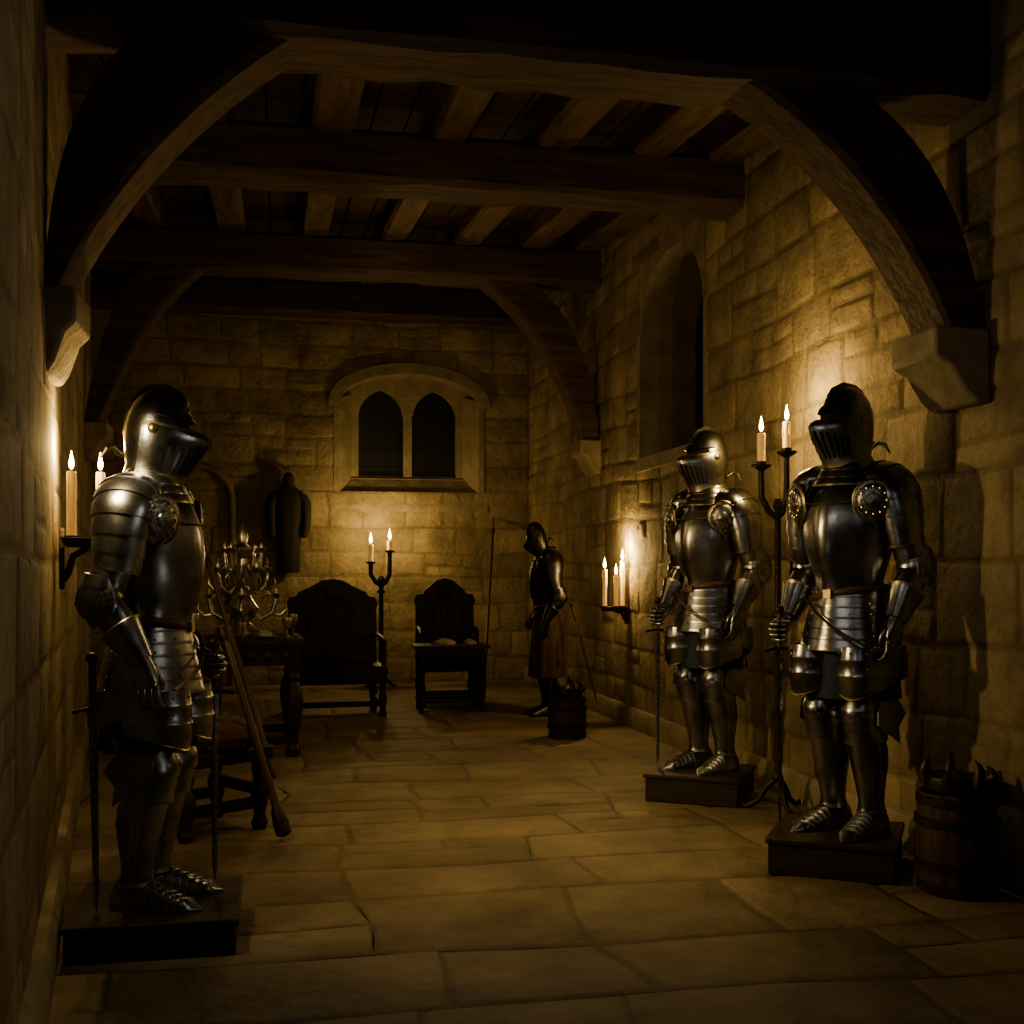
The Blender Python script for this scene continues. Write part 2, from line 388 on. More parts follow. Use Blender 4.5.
# windows
def opening(name,mapf,u0,u1,v0,v1,spring,depth,lanc,label,hood=.09,sill=True,ex=2.0):
    c=(u0+u1)/2; hw=(u1-u0)/2; N=36
    rise=v1-.03-spring
    def top(u):
        x=min(1,abs(u-c)/(hw-.01)); return spring+rise*math.sqrt(max(0,1-x**ex))
    us=[c-hw*math.cos(pi*i/N) for i in range(N+1)]
    b=B()
    def quadp(u_a,u_b,za,zb_,ta,tb,d0,d1,mi=0):
        vs=[mapf(u_a,za,d0),mapf(u_b,zb_,d0),mapf(u_b,tb,d0),mapf(u_a,ta,d0),mapf(u_a,za,d1),mapf(u_b,zb_,d1),mapf(u_b,tb,d1),mapf(u_a,ta,d1)]
        b.add(vs,[(3,2,1,0),(4,5,6,7),(0,1,5,4),(1,2,6,5),(2,3,7,6),(3,0,4,7)],mi)
    for i in range(N):
        ua,ub=us[i],us[i+1]
        quadp(ua,ub,top(ua),top(ub),v1+.03,v1+.03,.012,-depth)
    if hood:
        HO=hw+hood
        def topo(u):
            x=min(1,abs(u-c)/HO); return spring+(rise+hood)*math.sqrt(max(0,1-x**ex))
        hs=[c-HO*math.cos(pi*i/(N+8)) for i in range(N+9)]
        for i in range(N+8):
            ua,ub=hs[i],hs[i+1]
            ia=top(ua) if abs(ua-c)<hw-.01 else spring-.02
            ib=top(ub) if abs(ub-c)<hw-.01 else spring-.02
            quadp(ua,ub,ia,ib,max(topo(ua),ia+.002),max(topo(ub),ib+.002),.055,0)
    if sill:
        poly=[(-.01,v0-.22),(.012,v0-.22),(.018,v0-.16),(-.05,v0+.02),(-depth*.52,v0+.19),(-depth*.52,v0-.2)]
        b.prism(poly,lambda d,z:mapf(u0-.10,z,d),lambda d,z:mapf(u1+.10,z,d))
    else:
        quadp(u0-.02,u1+.02,v0-.10,v0-.10,v0,v0,.03,-depth)
    for sgn in(-1,1):
        ua=c+sgn*hw
        quadp(min(ua,ua+sgn*.06),max(ua,ua+sgn*.06),v0,v0,spring+.03,spring+.03,.015,-depth)
    if lanc:
        d0,d1=-depth*.5,-depth*.68
        mg=.17
        # splayed inner jambs
        for sgn in(-1,1):
            ua=c+sgn*hw
            b.add([mapf(ua,v0,.012),mapf(ua,spring+.05,.012),mapf(ua-sgn*.15,spring+.12,d0),mapf(ua-sgn*.15,v0,d0),mapf(ua,v0,d0),mapf(ua,spring+.05,d0)],
                  [(0,1,2,3),(3,2,5,4),(0,4,5,1),(0,3,4),(1,5,2)])
        lw=(u1-u0-2*mg)/lanc; ow=lw/2-.055; NN=96
        uu=[u0+(u1-u0)*i/NN for i in range(NN+1)]
        apex=top(c+lw*.5*(lanc-1))-.12; ris=.32; sp2=apex-ris
        def bot(u):
            if u<u0+mg or u>u1-mg: return v0
            k=min(lanc-1,max(0,int((u-u0-mg)/lw))); cc=u0+mg+lw*(k+.5); x=abs(u-cc)
            if x>=ow: return v0
            rr=ow*1.45
            z=math.sqrt(max(0,rr*rr-(x+rr-ow)**2)); zm=math.sqrt(rr*rr-(rr-ow)**2)
            return min(sp2+ris*z/zm, top(u)-.03)
        for i in range(NN):
            ua,ub=uu[i],uu[i+1]; m=(ua+ub)/2
            za,zc=bot(ua),bot(ub)
            if abs(za-zc)>.3: za=zc=bot(m)
            quadp(ua,ub,za,zc,max(top(ua),za+.01),max(top(ub),zc+.01),d0,d1)
        quadp(u0,u1,v0,v0,v0+.16,v0+.16,d0+.03,d1)
    o=b.build(name+'_tmp',[M_DRESS],ang=35)
    p=B()
    dd=-depth*.72 if lanc else -depth*.9
    vs=[mapf(u0,v0,dd),mapf(u1,v0,dd),mapf(u1,v1,dd),mapf(u0,v1,dd),mapf(u0,v0,dd-.02),mapf(u1,v0,dd-.02),mapf(u1,v1,dd-.02),mapf(u0,v1,dd-.02)]
    p.add(vs,[(0,1,2,3),(7,6,5,4),(0,1,5,4),(1,2,6,5),(2,3,7,6),(3,0,4,7)],0)
    k=u0+.05
    while k<u1:
        p.tube([mapf(k,v0,dd+.006),mapf(k,v1,dd+.006)],.005,6,1); k+=.16
    k=v0+.1
    while k<v1:
        p.tube([mapf(u0,k,dd+.006),mapf(u1,k,dd+.006)],.005,6,1); k+=.2
    pp=p.build('glass',[M_GLASS,M_IRON])
    o.name=name; struct(o,label); pp.parent=o; pp['kind']='structure'
opening('window_1',m_back,*WIN1,3.10,.42,2,'two-light pointed stone window under a segmental hood',hood=.12)
opening('window_2',m_right,*NICHE,3.05,.50,0,'deep arched window recess in the side wall',hood=0,sill=False)
b=B(); P=[]
for z in(.0,.5,1.0,1.5,1.98): P.append((-1.28,YB-.01,z))
for i in range(1,16):
    aa=pi-pi*i/16; P.append((-.88+.40*math.cos(aa),YB-.01,1.98+.40*math.sin(aa)))
for z in(1.98,1.5,1.0,.5,.0): P.append((-.48,YB-.01,z))
b.tube(P,[(.045,.045)]*len(P),8); struct(b.build('trim_1',[M_WALL],ang=50),'blind rounded stone arch moulding')

# ------------------------------------------------------------------ candles
WARM=(1,.685,.28)
def add_light(kind,loc,power,rad,color=WARM,direction=None,spot=2.0,blend=.6):
    l=bpy.data.lights.new('candle_or_fill_light',kind); l.energy=power; l.color=color; l.shadow_soft_size=rad  # shared by the real candles and the added spots and fills
    o=bpy.data.objects.new('candle_or_fill_light',l); COL.objects.link(o); o.location=loc
    if kind=='SPOT':
        l.spot_size=spot; l.spot_blend=blend
        o.rotation_euler=Vector(direction).to_track_quat('-Z','Y').to_euler()
    return o
def candle(loc,h=.17,r=.017,label='burning ivory candle with a small flame',power=3,lrad=.015,fs=1.0):
    bw=B(); prof=[(r*1.05,0),(r*1.12,.01),(r,.02),(r*.97,h*.5),(r,h*.8),(r*1.06,h*.93),(r*.95,h),(r*.5,h-.004),(.001,h-.006)]
    bw.lathe(prof,16)
    for k in range(4):
        a=k*1.7+h*10; x,y=r*math.cos(a),r*math.sin(a); l=h*(.25+.1*((k*7)%4))
        bw.tube([(x,y,h-.004),(x*1.08,y*1.08,h-l*.5),(x*1.05,y*1.05,h-l)],[.003,.0035,.0042],8)
    c=bw.build('candle',[M_WAX],loc=loc)
    tag(c,label,'candle','burning candles')
    w=B(); w.tube([(0,0,h-.006),(.001,0,h+.006),(.003,0,h+.014)],.0015,6); w.build('wick',[M_VOID],c)
    f=B(); f.lathe([(q*fs,h+z*fs) for q,z in((.0005,.006),(.006,.012),(.0095,.022),(.009,.032),(.006,.046),(.0028,.060),(.0004,.072))],12); f.build('flame',[M_FLAME],c)
    if power: add_light('POINT',(loc[0],loc[1],loc[2]+h+.09*fs),power,lrad)
    return c
def sconce(base,zt,nrm,cups,label,drop=.22):
    r=root('wall_sconce',label,'candle sconce',(base[0],base[1],0))
    nx,ny=nrm; tx,ty=-ny,nx
    b=B()
    P=lambda n,t,z:(nx*n+tx*t,ny*n+ty*t,z)
    b.prism([(-.035,zt-drop),(.035,zt-drop),(.045,zt-.04),(.0,zt+.04),(-.045,zt-.04)],lambda t,z:P(.0,t,z),lambda t,z:P(.02,t,z))
    b.build('back_plate',[M_IRON],r,bevel=.004)
    b=B(); b.tube([P(.01,0,zt-drop+.03),P(.03,0,zt-drop*.7),P(.05,0,zt-drop*.35),P(.10,0,zt-.04),P(.11,0,zt-.02)],[.013,.014,.014,.013,.012],10)
    b.build('bracket_arm',[M_IRON],r)
    b=B()
    cx=[c[0]-base[0] for c in cups]; cy=[c[1]-base[1] for c in cups]
    mx,my=sum(cx)/len(cx),sum(cy)/len(cy)
    i0=0; i1=len(cx)-1
    d=Vector((cx[i1]-cx[i0],cy[i1]-cy[i0],0)); L=d.length/2; d.normalize(); e=Vector((-d.y,d.x,0))
    R=[]
    for (ex,z) in((.022,-.038),(.036,-.026),(.048,-.004),(.045,0),(.036,-.009),(.001,-.010)):
        R.append([tuple(Vector((mx,my,zt+z))+d*((L+ex)*math.cos(2*pi*j/28))+e*((ex+.006)*math.sin(2*pi*j/28))) for j in range(28)])
    b.rings(R)
    b.build('drip_tray',[M_IRON],r)
    for x,y in zip(cx,cy):
        b=B(); b.lathe([(.012,zt-.012),(.024,zt-.006),(.027,zt+.006),(.021,zt+.004),(.021,zt-.002),(.001,zt-.002)],14,0,Matrix.Translation((x,y,0))); b.build('candle_cup',[M_IRON],r)
    return r
cA=(-.770,4.62);cB=(-.685,4.76)
yb=4.70
sconce((wl(yb)+.022,yb),1.375,(LN.x,LN.y),[cA,cB],'wrought iron wall sconce holding two candles',.2)
candle((*cA,1.375),.25,.018,'tall burning candle on the iron wall sconce',10,fs=1.1)
candle((*cB,1.375),.26,.017,'tall burning candle on the iron wall sconce',9,fs=1.1)
Ys=8.95
cs=[(2.585,Ys),(2.665,Ys-.05),(2.735,Ys+.0)]
sconce((XR-.022,Ys),.955,(-1,0),cs,'small iron wall bracket with three candles beneath the window',.14)
candle((*cs[0],.955),.30,.018,power=0,fs=1.35); candle((*cs[1],.955),.25,.018,power=11,fs=1.35); candle((*cs[2],.955),.37,.018,power=9,fs=1.35)

def candelabrum(x,y,cups,label,pole_top,rz=0,t=1.0):
    r=root('floor_candelabrum',label,'candelabrum',(x,y,0),rz)
    b=B()
    for k in range(3):
        a=2*pi*k/3+.5; c,s=math.cos(a),math.sin(a)
        b.tube([(0,0,.17),(c*.05,s*.05,.13),(c*.10,s*.10,.05),(c*.15,s*.15,.017),(c*.18,s*.18,.018),(c*.185,s*.185,.035)],[.016,.016,.015,.014,.014,.008],10)
    b.ball((0,0,.17),.030,12); b.build('tripod_base',[M_IRON],r)
    b=B(); b.lathe([(q*t,z) for q,z in((.015,.15),(.015,.5),(.026,.51),(.026,.53),(.014,.54),(.014,1.0),(.026,1.01),(.026,1.03),(.014,1.04),(.014,pole_top-.12),(.024,pole_top-.10),(.012,pole_top-.06))],12)
    b.build('pole',[M_IRON],r)
    for (cx,cy,cz) in cups:
        b=B(); b.tube([(0,0,pole_top-.16),(cx*.5,cy*.5,pole_top-.13),(cx*.98,cy*.98,pole_top-.05),(cx,cy,(pole_top+cz)/2),(cx,cy,cz-.02)],[.015*t,.015*t,.014*t,.013*t,.013*t],10); b.build('arm',[M_IRON],r)
        b=B(); b.lathe([(.010,cz-.04),(.022,cz-.030),(.050,cz-.014),(.054,cz-.004),(.024,cz-.008),(.027,cz+.014),(.022,cz+.014),(.022,cz-.001),(.001,cz-.001)],18,0,Matrix.Translation((cx,cy,0))); b.build('candle_cup',[M_IRON],r)
    return r
def rcups(x,y,cups): return [(x+c[0],y+c[1],c[2]) for c in cups]
CX,CY=2.545,5.58
cc=[(-.085,.015,1.80),(.045,-.01,1.87)]
candelabrum(CX,CY,cc,'tall wrought iron floor candelabrum beside a suit of armour',1.68,t=1.15)
for p,h,pw in zip(rcups(CX,CY,cc),(.16,.15),(9,9)): candle(p,h,.021,'burning candle on the tall iron candelabrum',pw,fs=1.25)
cc=[(-.11,0,1.34),(.09,0,1.46)]
candelabrum(1.07,12.20,cc,'iron floor candelabrum standing before the end wall',1.25,t=1.7)
for p,h,pw in zip(rcups(1.07,12.20,cc),(.18,.10),(14,14)): candle(p,h,.028,'burning candle on the iron candelabrum by the end wall',pw,fs=1.8)

# ------------------------------------------------------------------ armour
rad=math.radians
def make_suit(loc,rz,scale,label,mirror=False,headturn=0,tilt=6):
    r=root('suit_of_armour',label,'suit of armour',loc,rz,scale,'suits of armour')
    S=[M_STEEL,M_BRASS,M_STEEL2,M_VOID]
    def bd(b,name,parent=r,mats=S,loc=(0,0,0),rot=(0,0,0)):
        return b.build(name,mats,parent,loc,rot,mirror=mirror,ang=42)
    b=B()
    secs=[(1.00,.163,.132,.124),(1.015,.165,.134,.126),(1.05,.158,.136,.118),(1.10,.172,.156,.126),(1.17,.198,.178,.140),(1.26,.217,.188,.150),(1.34,.221,.178,.150),(1.40,.210,.158,.142),(1.45,.180,.134,.125),(1.485,.135,.108,.10),(1.497,.125,.10,.095),(1.50,.08,.07,.07)]
    b.zr(secs,40,ridge=.030,mis=[1]+[0]*8+[1,0])
    for sx in(-1,1):
        b.tube([(sx*.135,-.123,1.46),(sx*.17,-.135,1.40),(sx*.19,-.13,1.33),(sx*.21,-.095,1.27)],.006,8,1)
    b.tube([(-.165,-.133,1.39),(-.09,-.173,1.378),(0,-.204,1.374),(.09,-.173,1.378),(.165,-.133,1.39)],.0045,8,1)
    bd(b,'breastplate')
    # long flared plate skirt of shallow lames
    b=B(); lam=[]
    NF=6
    for k in range(NF):
        rx=.163+.0125*k; ry=.136+.0105*k
        z0=1.03-.044*k
        lam+=[(z0,rx,ry,ry*.97),(z0-.028,rx+.009,ry+.007,ry+.005),(z0-.039,rx+.0125,ry+.0105,ry+.008),(z0-.044,rx+.0125,ry+.0105,ry+.008)]
        for a_ in(-150,-120,-60,-30,0,180,30,150):
            aa=rad(a_); b.ball(((rx+.010)*math.cos(aa),(ry+.008)*math.sin(aa),z0-.024),.005,6,1)
    b.zr(lam,44,ridge=.014,mis=([0,0,0,0]*(NF-1)+[0,0,1,0])[:-1]); bd(b,'fauld')
    b=B(); n=40; ring=[]
    for i in range(n+1):
        a=2*pi*i/n; ring.append((.184*math.cos(a),.152*math.sin(a)-.004,1.0+.03*math.cos(a)))
    b.tube(ring,[(.005,.013)]*(n+1),8,0,ref=(0,0,1),cap=False)
    b.box((.0,-.165,1.0),(.04,.012,.036),1)
    b.tube([(-.16,-.12,.985),(-.09,-.172,.955),(-.02,-.204,.915),(.06,-.220,.87),(.14,-.212,.83),(.21,-.17,.79)],[(.004,.010)]*6,8)
    bd(b,'belt',mats=[M_LEATH,M_BRASS])
    def long_plate(name,cx,turn,w0,ztop,zbot,fr,yb_,flip=1):
        b=B()
        TM=Matrix.Translation((cx,0,0))@Matrix.Rotation(turn,4,'Z')
        def row(z,w,pt):
            out=[]
            for j in range(23):
                s_=-1+2*j/22; aa=math.radians(92*s_)
                out.append(tuple(TM@Vector((w*math.sin(aa),flip*(yb_-(w+fr)*math.cos(aa)),z+pt*(abs(s_)**1.4)))))
            return out
        H_=ztop-zbot
        rows=[row(ztop,w0*.94,0),row(ztop-.045,w0*1.0,0),row(ztop-.053,w0*1.03,0),row(ztop-.061,w0*1.0,0),
              row(ztop-.5*H_,w0*1.02,.0),row(ztop-.5*H_-.008,w0*1.05,.0),row(ztop-.5*H_-.016,w0*1.01,.0),
              row(ztop-.75*H_,w0*1.0,.02),row(ztop-.9*H_,w0*.97,.045),row(zbot+.010,w0*.94,.07),row(zbot+.004,w0*.965,.075),row(zbot,w0*.94,.077)]
        mi=[0,0,0,0,0,0,0,0,0,1,1]
        inner=[[(x*.985,y+.010*flip,zz) for (x,y,zz) in rw] for rw in rows[::-1]]
        rr=rows+inner
        b.rings(rr+[rr[0]],0,False,False,None,mi+[0]*(len(rr)-len(mi)))
        for q in(-1,-.5,0,.5,1):
            for zq in(ztop-.025,ztop-.085):
                aa=rad(65*q); b.ball(tuple(TM@Vector((w0*1.0*math.sin(aa),flip*(yb_-(w0*1.0+fr)*math.cos(aa)),zq))),.005,6,1)
        bd(b,name)
    for sx in(-1,1):
        long_plate('tasset',sx*.113,sx*.16,.124,.785,.565,.062,-.020)
    for sx in(-1,1):
        long_plate('rear_tasset',sx*.105,-sx*.18,.122,.785,.63,.050,-.020,-1)
    b=B()
    b.zr([(.98,.155,.125,.12),(.9,.178,.135,.14),(.8,.205,.145,.155),(.70,.222,.155,.165),(.565,.232,.165,.175),(.562,.215,.15,.16),(.8,.18,.12,.13)],72,
         wav=lambda a,i:.05*min(i,4)/4*math.sin(a*12+1)*(1 if i<6 else .8),cap=False)
    bd(b,'tunic',mats=[M_CLOTH])
    b=B()
    g=[]
    for k in range(4):
        r0=.168-.019*k; z0=1.452+.032*k
        g+=[(z0,r0+.008,r0-.004,r0-.014),(z0+.008,r0+.006,r0-.005,r0-.016),(z0+.032,r0-.010,r0-.016,r0-.027)]
    b.zr(g,32,mis=([1,0,0]+[0]*9)[:-1]); bd(b,'gorget')
    ht=math.radians(headturn)
    hb=B()
    H=[(-.035,.116,.124,.120),(-.015,.102,.112,.106),(.02,.096,.105,.102),(.06,.102,.110,.114),(.11,.111,.117,.126),(.16,.115,.121,.131),(.21,.112,.119,.128),(.25,.101,.109,.116),(.285,.081,.089,.095),(.308,.058,.065,.068),(.322,.034,.040,.043),(.328,.004,.005,.006)]
    hb.zr(H,36,mis=[1]+[0]*10)
    def hr(z):
        for i in range(len(H)-1):
            if H[i][0]<=z<=H[i+1][0]:
                t=(z-H[i][0])/(H[i+1][0]-H[i][0]); return [H[i][q]*(1-t)+H[i+1][q]*t for q in(1,2,3)]
        return H[-1][1:]
    path=[]
    for z in(.225,.25,.285,.31): path.append((-hr(z)[1],z))
    path.append((0,.328))
    for z in(.31,.285,.25,.20,.14,.08): path.append((hr(z)[2],z))
    rows=[]
    for i,(y,z) in enumerate(path):
        k=math.sin(pi*i/(len(path)-1))**.6; d=Vector((0,y,z-.13)).normalized(); e=.021*k
        rows.append([(.015,y,z-.004),(.0045,y+d.y*e,z+d.z*e),(-.0045,y+d.y*e,z+d.z*e),(-.015,y,z-.004)])
    hb.rings(rows,0,True,False)
    for s_ in(-1,1):
        hb.lathe([(.018,0),(.020,.006),(.011,.012),(.001,.014)],12,1,Matrix.Translation((s_*.123,-.01,.165))@Matrix.Rotation(s_*pi/2,4,'Y'))
    hb.tube([(.02,.12,.05),(.03,.15,.07),(.05,.175,.06),(.06,.19,.02)],[.006,.009,.010,.004],8,1)
    hb.tube([(.0,.12,.05),(-.02,.15,.05),(-.03,.18,.08)],[.006,.009,.004],8,1)
    rows=[]
    for z in(.190,.216):
        q=hr(z); rows.append([(1.012*q[0]*math.sin(math.radians(t)),-(q[1]*1.03)*math.cos(math.radians(t)),z) for t in range(-66,67,4)])
    hb.rings(rows,3,False,False)
    rows=[]
    for (z,o,pk) in((.216,.004,.014),(.222,.010,.020),(.250,.006,.006)):
        q=hr(z); rows.append([((q[0]+o)*math.sin(math.radians(t)),-(q[1]+o)*math.cos(math.radians(t))-pk*max(math.cos(math.radians(t)),0)**3,z) for t in range(-85,86,5)])
    hb.rings(rows,0,False,False)
    helm=hb.build('helmet',S,r,(0,.0,1.560),(math.radians(tilt),0,ht),mirror=mirror,ang=42)
    helm.scale=(.97,.95,.97)
    vb=B()
    prof=[(-.02,.014,.010),(.01,.016,.024),(.05,.018,.044),(.10,.017,.068),(.14,.015,.084),(.165,.013,.090),(.182,.010,.074),(.192,.008,.048)]
    def vs(th,z,off=0):
        q=hr(z)
        for i in range(len(prof)-1):
            if prof[i][0]<=z<=prof[i+1][0]:
                t=(z-prof[i][0])/(prof[i+1][0]-prof[i][0]); o=prof[i][1]*(1-t)+prof[i+1][1]*t; pk=prof[i][2]*(1-t)+prof[i+1][2]*t
        c=math.cos(th); pt=pk*max(0,1-abs(th)/1.25)**1.15
        return ((q[0]+o+off)*math.sin(th),-(q[1]+o+off)*c-pt-(off if c>0 else 0)*.5,z)
    rows=[]
    for pz in prof:
        rows.append([vs(math.radians(t),pz[0]) for t in range(-105,106,5)])
    vb.rings(rows,0,False,False,None,[1,0,0,0,0,0,1])
    vb.rings([[ (x*.94,y*.94,z) for (x,y,z) in rw] for rw in rows],0,False,False)
    for k in range(-6,7):
        if k==0: continue
        t0=math.radians(k*9.5-2.3); t1=math.radians(k*9.5+2.3)
        zs=[.02+i*(.152-.02-.007*abs(k))/5 for i in range(6)]
        vb.rings([[vs(t0,z,.0028),vs(t1,z,.0028)] for z in zs],3,False,False)
    vb.build('visor',S,helm,mirror=mirror,ang=42)
    for sx in(-1,1):
        grip=(sx==-1)
        b=B()
        pts=[(sx*.115,.008,1.492),(sx*.155,.010,1.489),(sx*.198,.012,1.460),(sx*.232,.014,1.410),(sx*.250,.018,1.34),(sx*.260,.023,1.27),(sx*.267,.032,1.20)]
        b.lamed(pts,[(.045,.095),(.068,.114),(.088,.119),(.095,.115),(.090,.104),(.081,.092),(.074,.081)],7,.006,28,0,1)
        DM=Matrix.Translation((sx*.200,-.108,1.385))@Matrix.Rotation(sx*.55,4,'Z')@Matrix.Rotation(pi/2+.10,4,'X')
        b.lathe([(.086,0),(.088,.006),(.082,.011),(.070,.012),(.066,.019),(.045,.026),(.030,.028),(.026,.034),(.001,.040)],28,2,DM)
        b.lathe([(.089,-.002),(.092,.006),(.086,.011)],28,1,DM,cap=False)
        for k in range(12):
            a_=2*pi*k/12; b.ball(tuple(DM@Vector((.056*math.cos(a_),.056*math.sin(a_),.024))),.006,6,1)
        bd(b,'pauldron')
        E=Vector((sx*.286,.070,1.105)); W=Vector((sx*.284,-.065,.910))
        b=B(); b.lamed([(sx*.264,.026,1.25),(sx*.276,.05,1.18),E],[.072,.070,.064],3,.005,20,0,None); bd(b,'rerebrace')
        b=B()
        b.lamed([E+Vector((0,-.005,.085)),E+Vector((0,.004,.03)),E+Vector((0,.006,-.01)),E+Vector((0,-.025,-.065))],[.070,.078,.078,.068],4,.005,20,0,None)
        CM=Matrix.Translation(E+Vector((sx*.055,.004,0)))@Matrix.Rotation(sx*pi/2,4,'Y')
        b.lathe([(.070,0),(.072,.006),(.058,.014),(.032,.022),(.001,.028)],20,2,CM)
        b.lathe([(.072,-.002),(.075,.005),(.070,.009)],20,1,CM,cap=False)
        b.tube([E+Vector((0,.03,.0)),E+Vector((0,.085,-.01)),E+Vector((0,.108,-.015))],[.058,.028,.002],14)
        bd(b,'couter')
        b=B()
        D=(W-E)
        b.tube([E+D*.15,E+D*.3,E+D*.6,E+D*.85,E+D*1.0],[.062,.065,.058,.048,.045],20,0)
        bd(b,'vambrace')
        b=B()
        b.tube([E+D*.46,E+D*.48,E+D*.52,E+D*.54,E+D*.78,E+D*1.0,E+D*1.08],[.078,.081,.077,.075,.061,.049,.045],20,0,mis=[1,1,0,0,0,0])
        if grip:
            b.tube([W+Vector((0,.0,.0)),W+Vector((sx*.004,-.03,-.035)),W+Vector((sx*.006,-.07,-.065)),W+Vector((sx*.005,-.105,-.075))],[(.042,.036),(.046,.030),(.052,.026),(.048,.019)],16,0,ref=(1,0,0))
            for k in range(4):
                z=W.z-.040-.023*k; L=(1,1.08,1.02,.85)[k]
                b.tube([(W.x+sx*.004,W.y-.085,z),(W.x+sx*.004,W.y-.118*L-.01,z-.002),(W.x-sx*.012,W.y-.140*L,z-.003),(W.x-sx*.040,W.y-.138*L,z-.003),(W.x-sx*.052,W.y-.112,z-.002),(W.x-sx*.048,W.y-.092,z)],[.012,.0125,.0118,.0112,.0105,.008],10,0,ref=(0,0,1))
                b.ball((W.x+sx*.010,W.y-.095,z),(.012,.014,.011),10,2)
            b.tube([(W.x-sx*.008,W.y-.035,W.z-.030),(W.x-sx*.034,W.y-.062,W.z-.030),(W.x-sx*.056,W.y-.09,W.z-.028),(W.x-sx*.052,W.y-.122,W.z-.026)],[.015,.0145,.012,.008],10,0,ref=(0,0,1))
        else:
            b.tube([W,W+Vector((0,-.012,-.04)),W+Vector((0,-.022,-.085)),W+Vector((-sx*.002,-.026,-.105))],[(.042,.036),(.030,.046),(.025,.050),(.019,.047)],16,0,ref=(0,1,0))
            for k in range(4):
                y=W.y-.062+.025*k; L=(.92,1.0,.95,.78)[k]; z=W.z-.098
                b.tube([(W.x,y,z),(W.x+sx*.003,y-.004,z-.036*L),(W.x-sx*.008,y-.008,z-.064*L),(W.x-sx*.028,y-.010,z-.080*L),(W.x-sx*.044,y-.010,z-.080*L)],[.0132,.0134,.0122,.011,.008],10,0)
                b.ball((W.x+sx*.006,y,z-.004),(.012,.0125,.014),10,2)
            b.tube([(W.x-sx*.006,W.y-.035,W.z-.035),(W.x-sx*.020,W.y-.064,W.z-.062),(W.x-sx*.028,W.y-.074,W.z-.092),(W.x-sx*.034,W.y-.070,W.z-.116)],[.0155,.015,.0125,.0085],10,0)
        bd(b,'gauntlet')
        K=Vector((sx*.102,-.030,.50)); A=Vector((sx*.102,.02,.10)); Hp=Vector((sx*.098,0,.90))
        b=B(); b.lamed([Hp,(sx*.100,-.01,.72),(sx*.102,-.025,.60),(K.x,K.y,.545)],[(.096,.108),(.096,.106),(.090,.096),(.084,.088)],3,.004,22,0,1); bd(b,'cuisse')
        b=B()
        b.lamed([(K.x,K.y,.595),(K.x,K.y-.006,.54),(K.x,K.y-.008,.50),(K.x,K.y-.004,.455),(K.x,K.y+.004,.39)],[(.089,.093),(.094,.105),(.094,.110),(.089,.098),(.085,.092)],5,.008,22,0,1)
        b.ball((K.x,K.y-.056,.505),(.070,.070,.070),16)
        fan=[(K.y-.055,.545),(K.y-.06,.465),(K.y-.01,.435),(K.y+.045,.415),(K.y+.095,.38),(K.y+.085,.45),(K.y+.125,.505),(K.y+.085,.56),(K.y+.095,.63),(K.y+.045,.595),(K.y-.01,.575)]
        b.prism(fan,lambda y,z:(K.x+sx*(.086+abs(y-K.y)*.25),y,z),lambda y,z:(K.x+sx*(.094+abs(y-K.y)*.25),y,z),0)
        bd(b,'poleyn')
        b=B()
        gz=[(.43,.076,.081,.076),(.415,.080,.084,.082),(.405,.077,.081,.082),(.36,.083,.079,.102),(.30,.081,.074,.102),(.23,.070,.065,.082),(.17,.060,.060,.064),(.125,.056,.058,.057),(.10,.061,.066,.060),(.085,.066,.073,.063)]
        b.zr([(z,rx,rf,rb,K.x+(A.x-K.x)*(.45-z)/.35,K.y+(A.y-K.y)*(.45-z)/.35) for (z,rx,rf,rb) in gz],24,ridge=.009,mis=[1,1,0,0,0,0,0,0,1])
        b.tube([(A.x+sx*.080,K.y+.01,.40),(A.x+sx*.084,K.y+.015,.33),(A.x+sx*.074,K.y+.03,.24),(A.x+sx*.060,A.y,.13)],.004,6,1)
        bd(b,'greave')
        b=B(); rot=Matrix.Translation((A.x,A.y,0))@Matrix.Rotation(sx*.12,4,'Z')
        sec=[(.090,.036,.065),(.068,.053,.098),(.0,.060,.116),(-.05,.061,.100)]
        N=6
        for k in range(N):
            y0=-.05-.170*k/N; y1=-.05-.170*(k+1)/N
            w0=.061-.003*k+.004*math.sin(k/N*pi); h0=.098-.0108*k
            sec+=[(y0,w0,h0),(y1+.004,w0+.0035,h0+.001),(y1,w0+.003,h0)]
        sec+=[(-.238,.036,.022),(-.264,.012,.012),(-.272,.002,.004)]
        R=[]
        for (y,w,h) in sec:
            ring=[]
            for j in range(17):
                aa=pi*j/16; ring.append((w*math.cos(aa),y,max(.0,h*max(0,math.sin(aa))**.8)))
            ring+=[(-w*.6,y,0),(w*.6,y,0)]
            R.append(ring)
        b.rings(R,0,True,True,rot); bd(b,'sabaton')
    return r
def sword(label,top,tip):
    top=Vector(top);tip=Vector(tip); ax=(tip-top); L=ax.length
    q=(-ax).to_track_quat('Z','X')
    r=root('longsword',label,'sword',tip); r.rotation_mode='QUATERNION'; r.rotation_quaternion=q
    b=B(); b.rings([[(w,0,z),(0,.004,z),(-w,0,z),(0,-.004,z)] for w,z in((.001,0),(.009,.06),(.013,L*.5),(.015,L-.2))]); b.build('blade',[M_STEEL2],r,ang=20)
    b=B(); b.tube([(-.065,0,L-.195),(-.04,0,L-.19),(0,0,L-.185),(.04,0,L-.19),(.065,0,L-.195)],[.008,.006,.009,.006,.008],10,ref=(0,1,0)); b.build('crossguard',[M_IRON],r)
    b=B(); b.lathe([(.010,L-.185),(.0125,L-.12),(.0115,L-.05),(.010,L-.035)],12); b.build('grip',[M_LEATH],r)
    b=B(); b.ball((0,0,L-.02),(.02,.02,.02),14); b.build('pommel',[M_IRON],r)
    return r
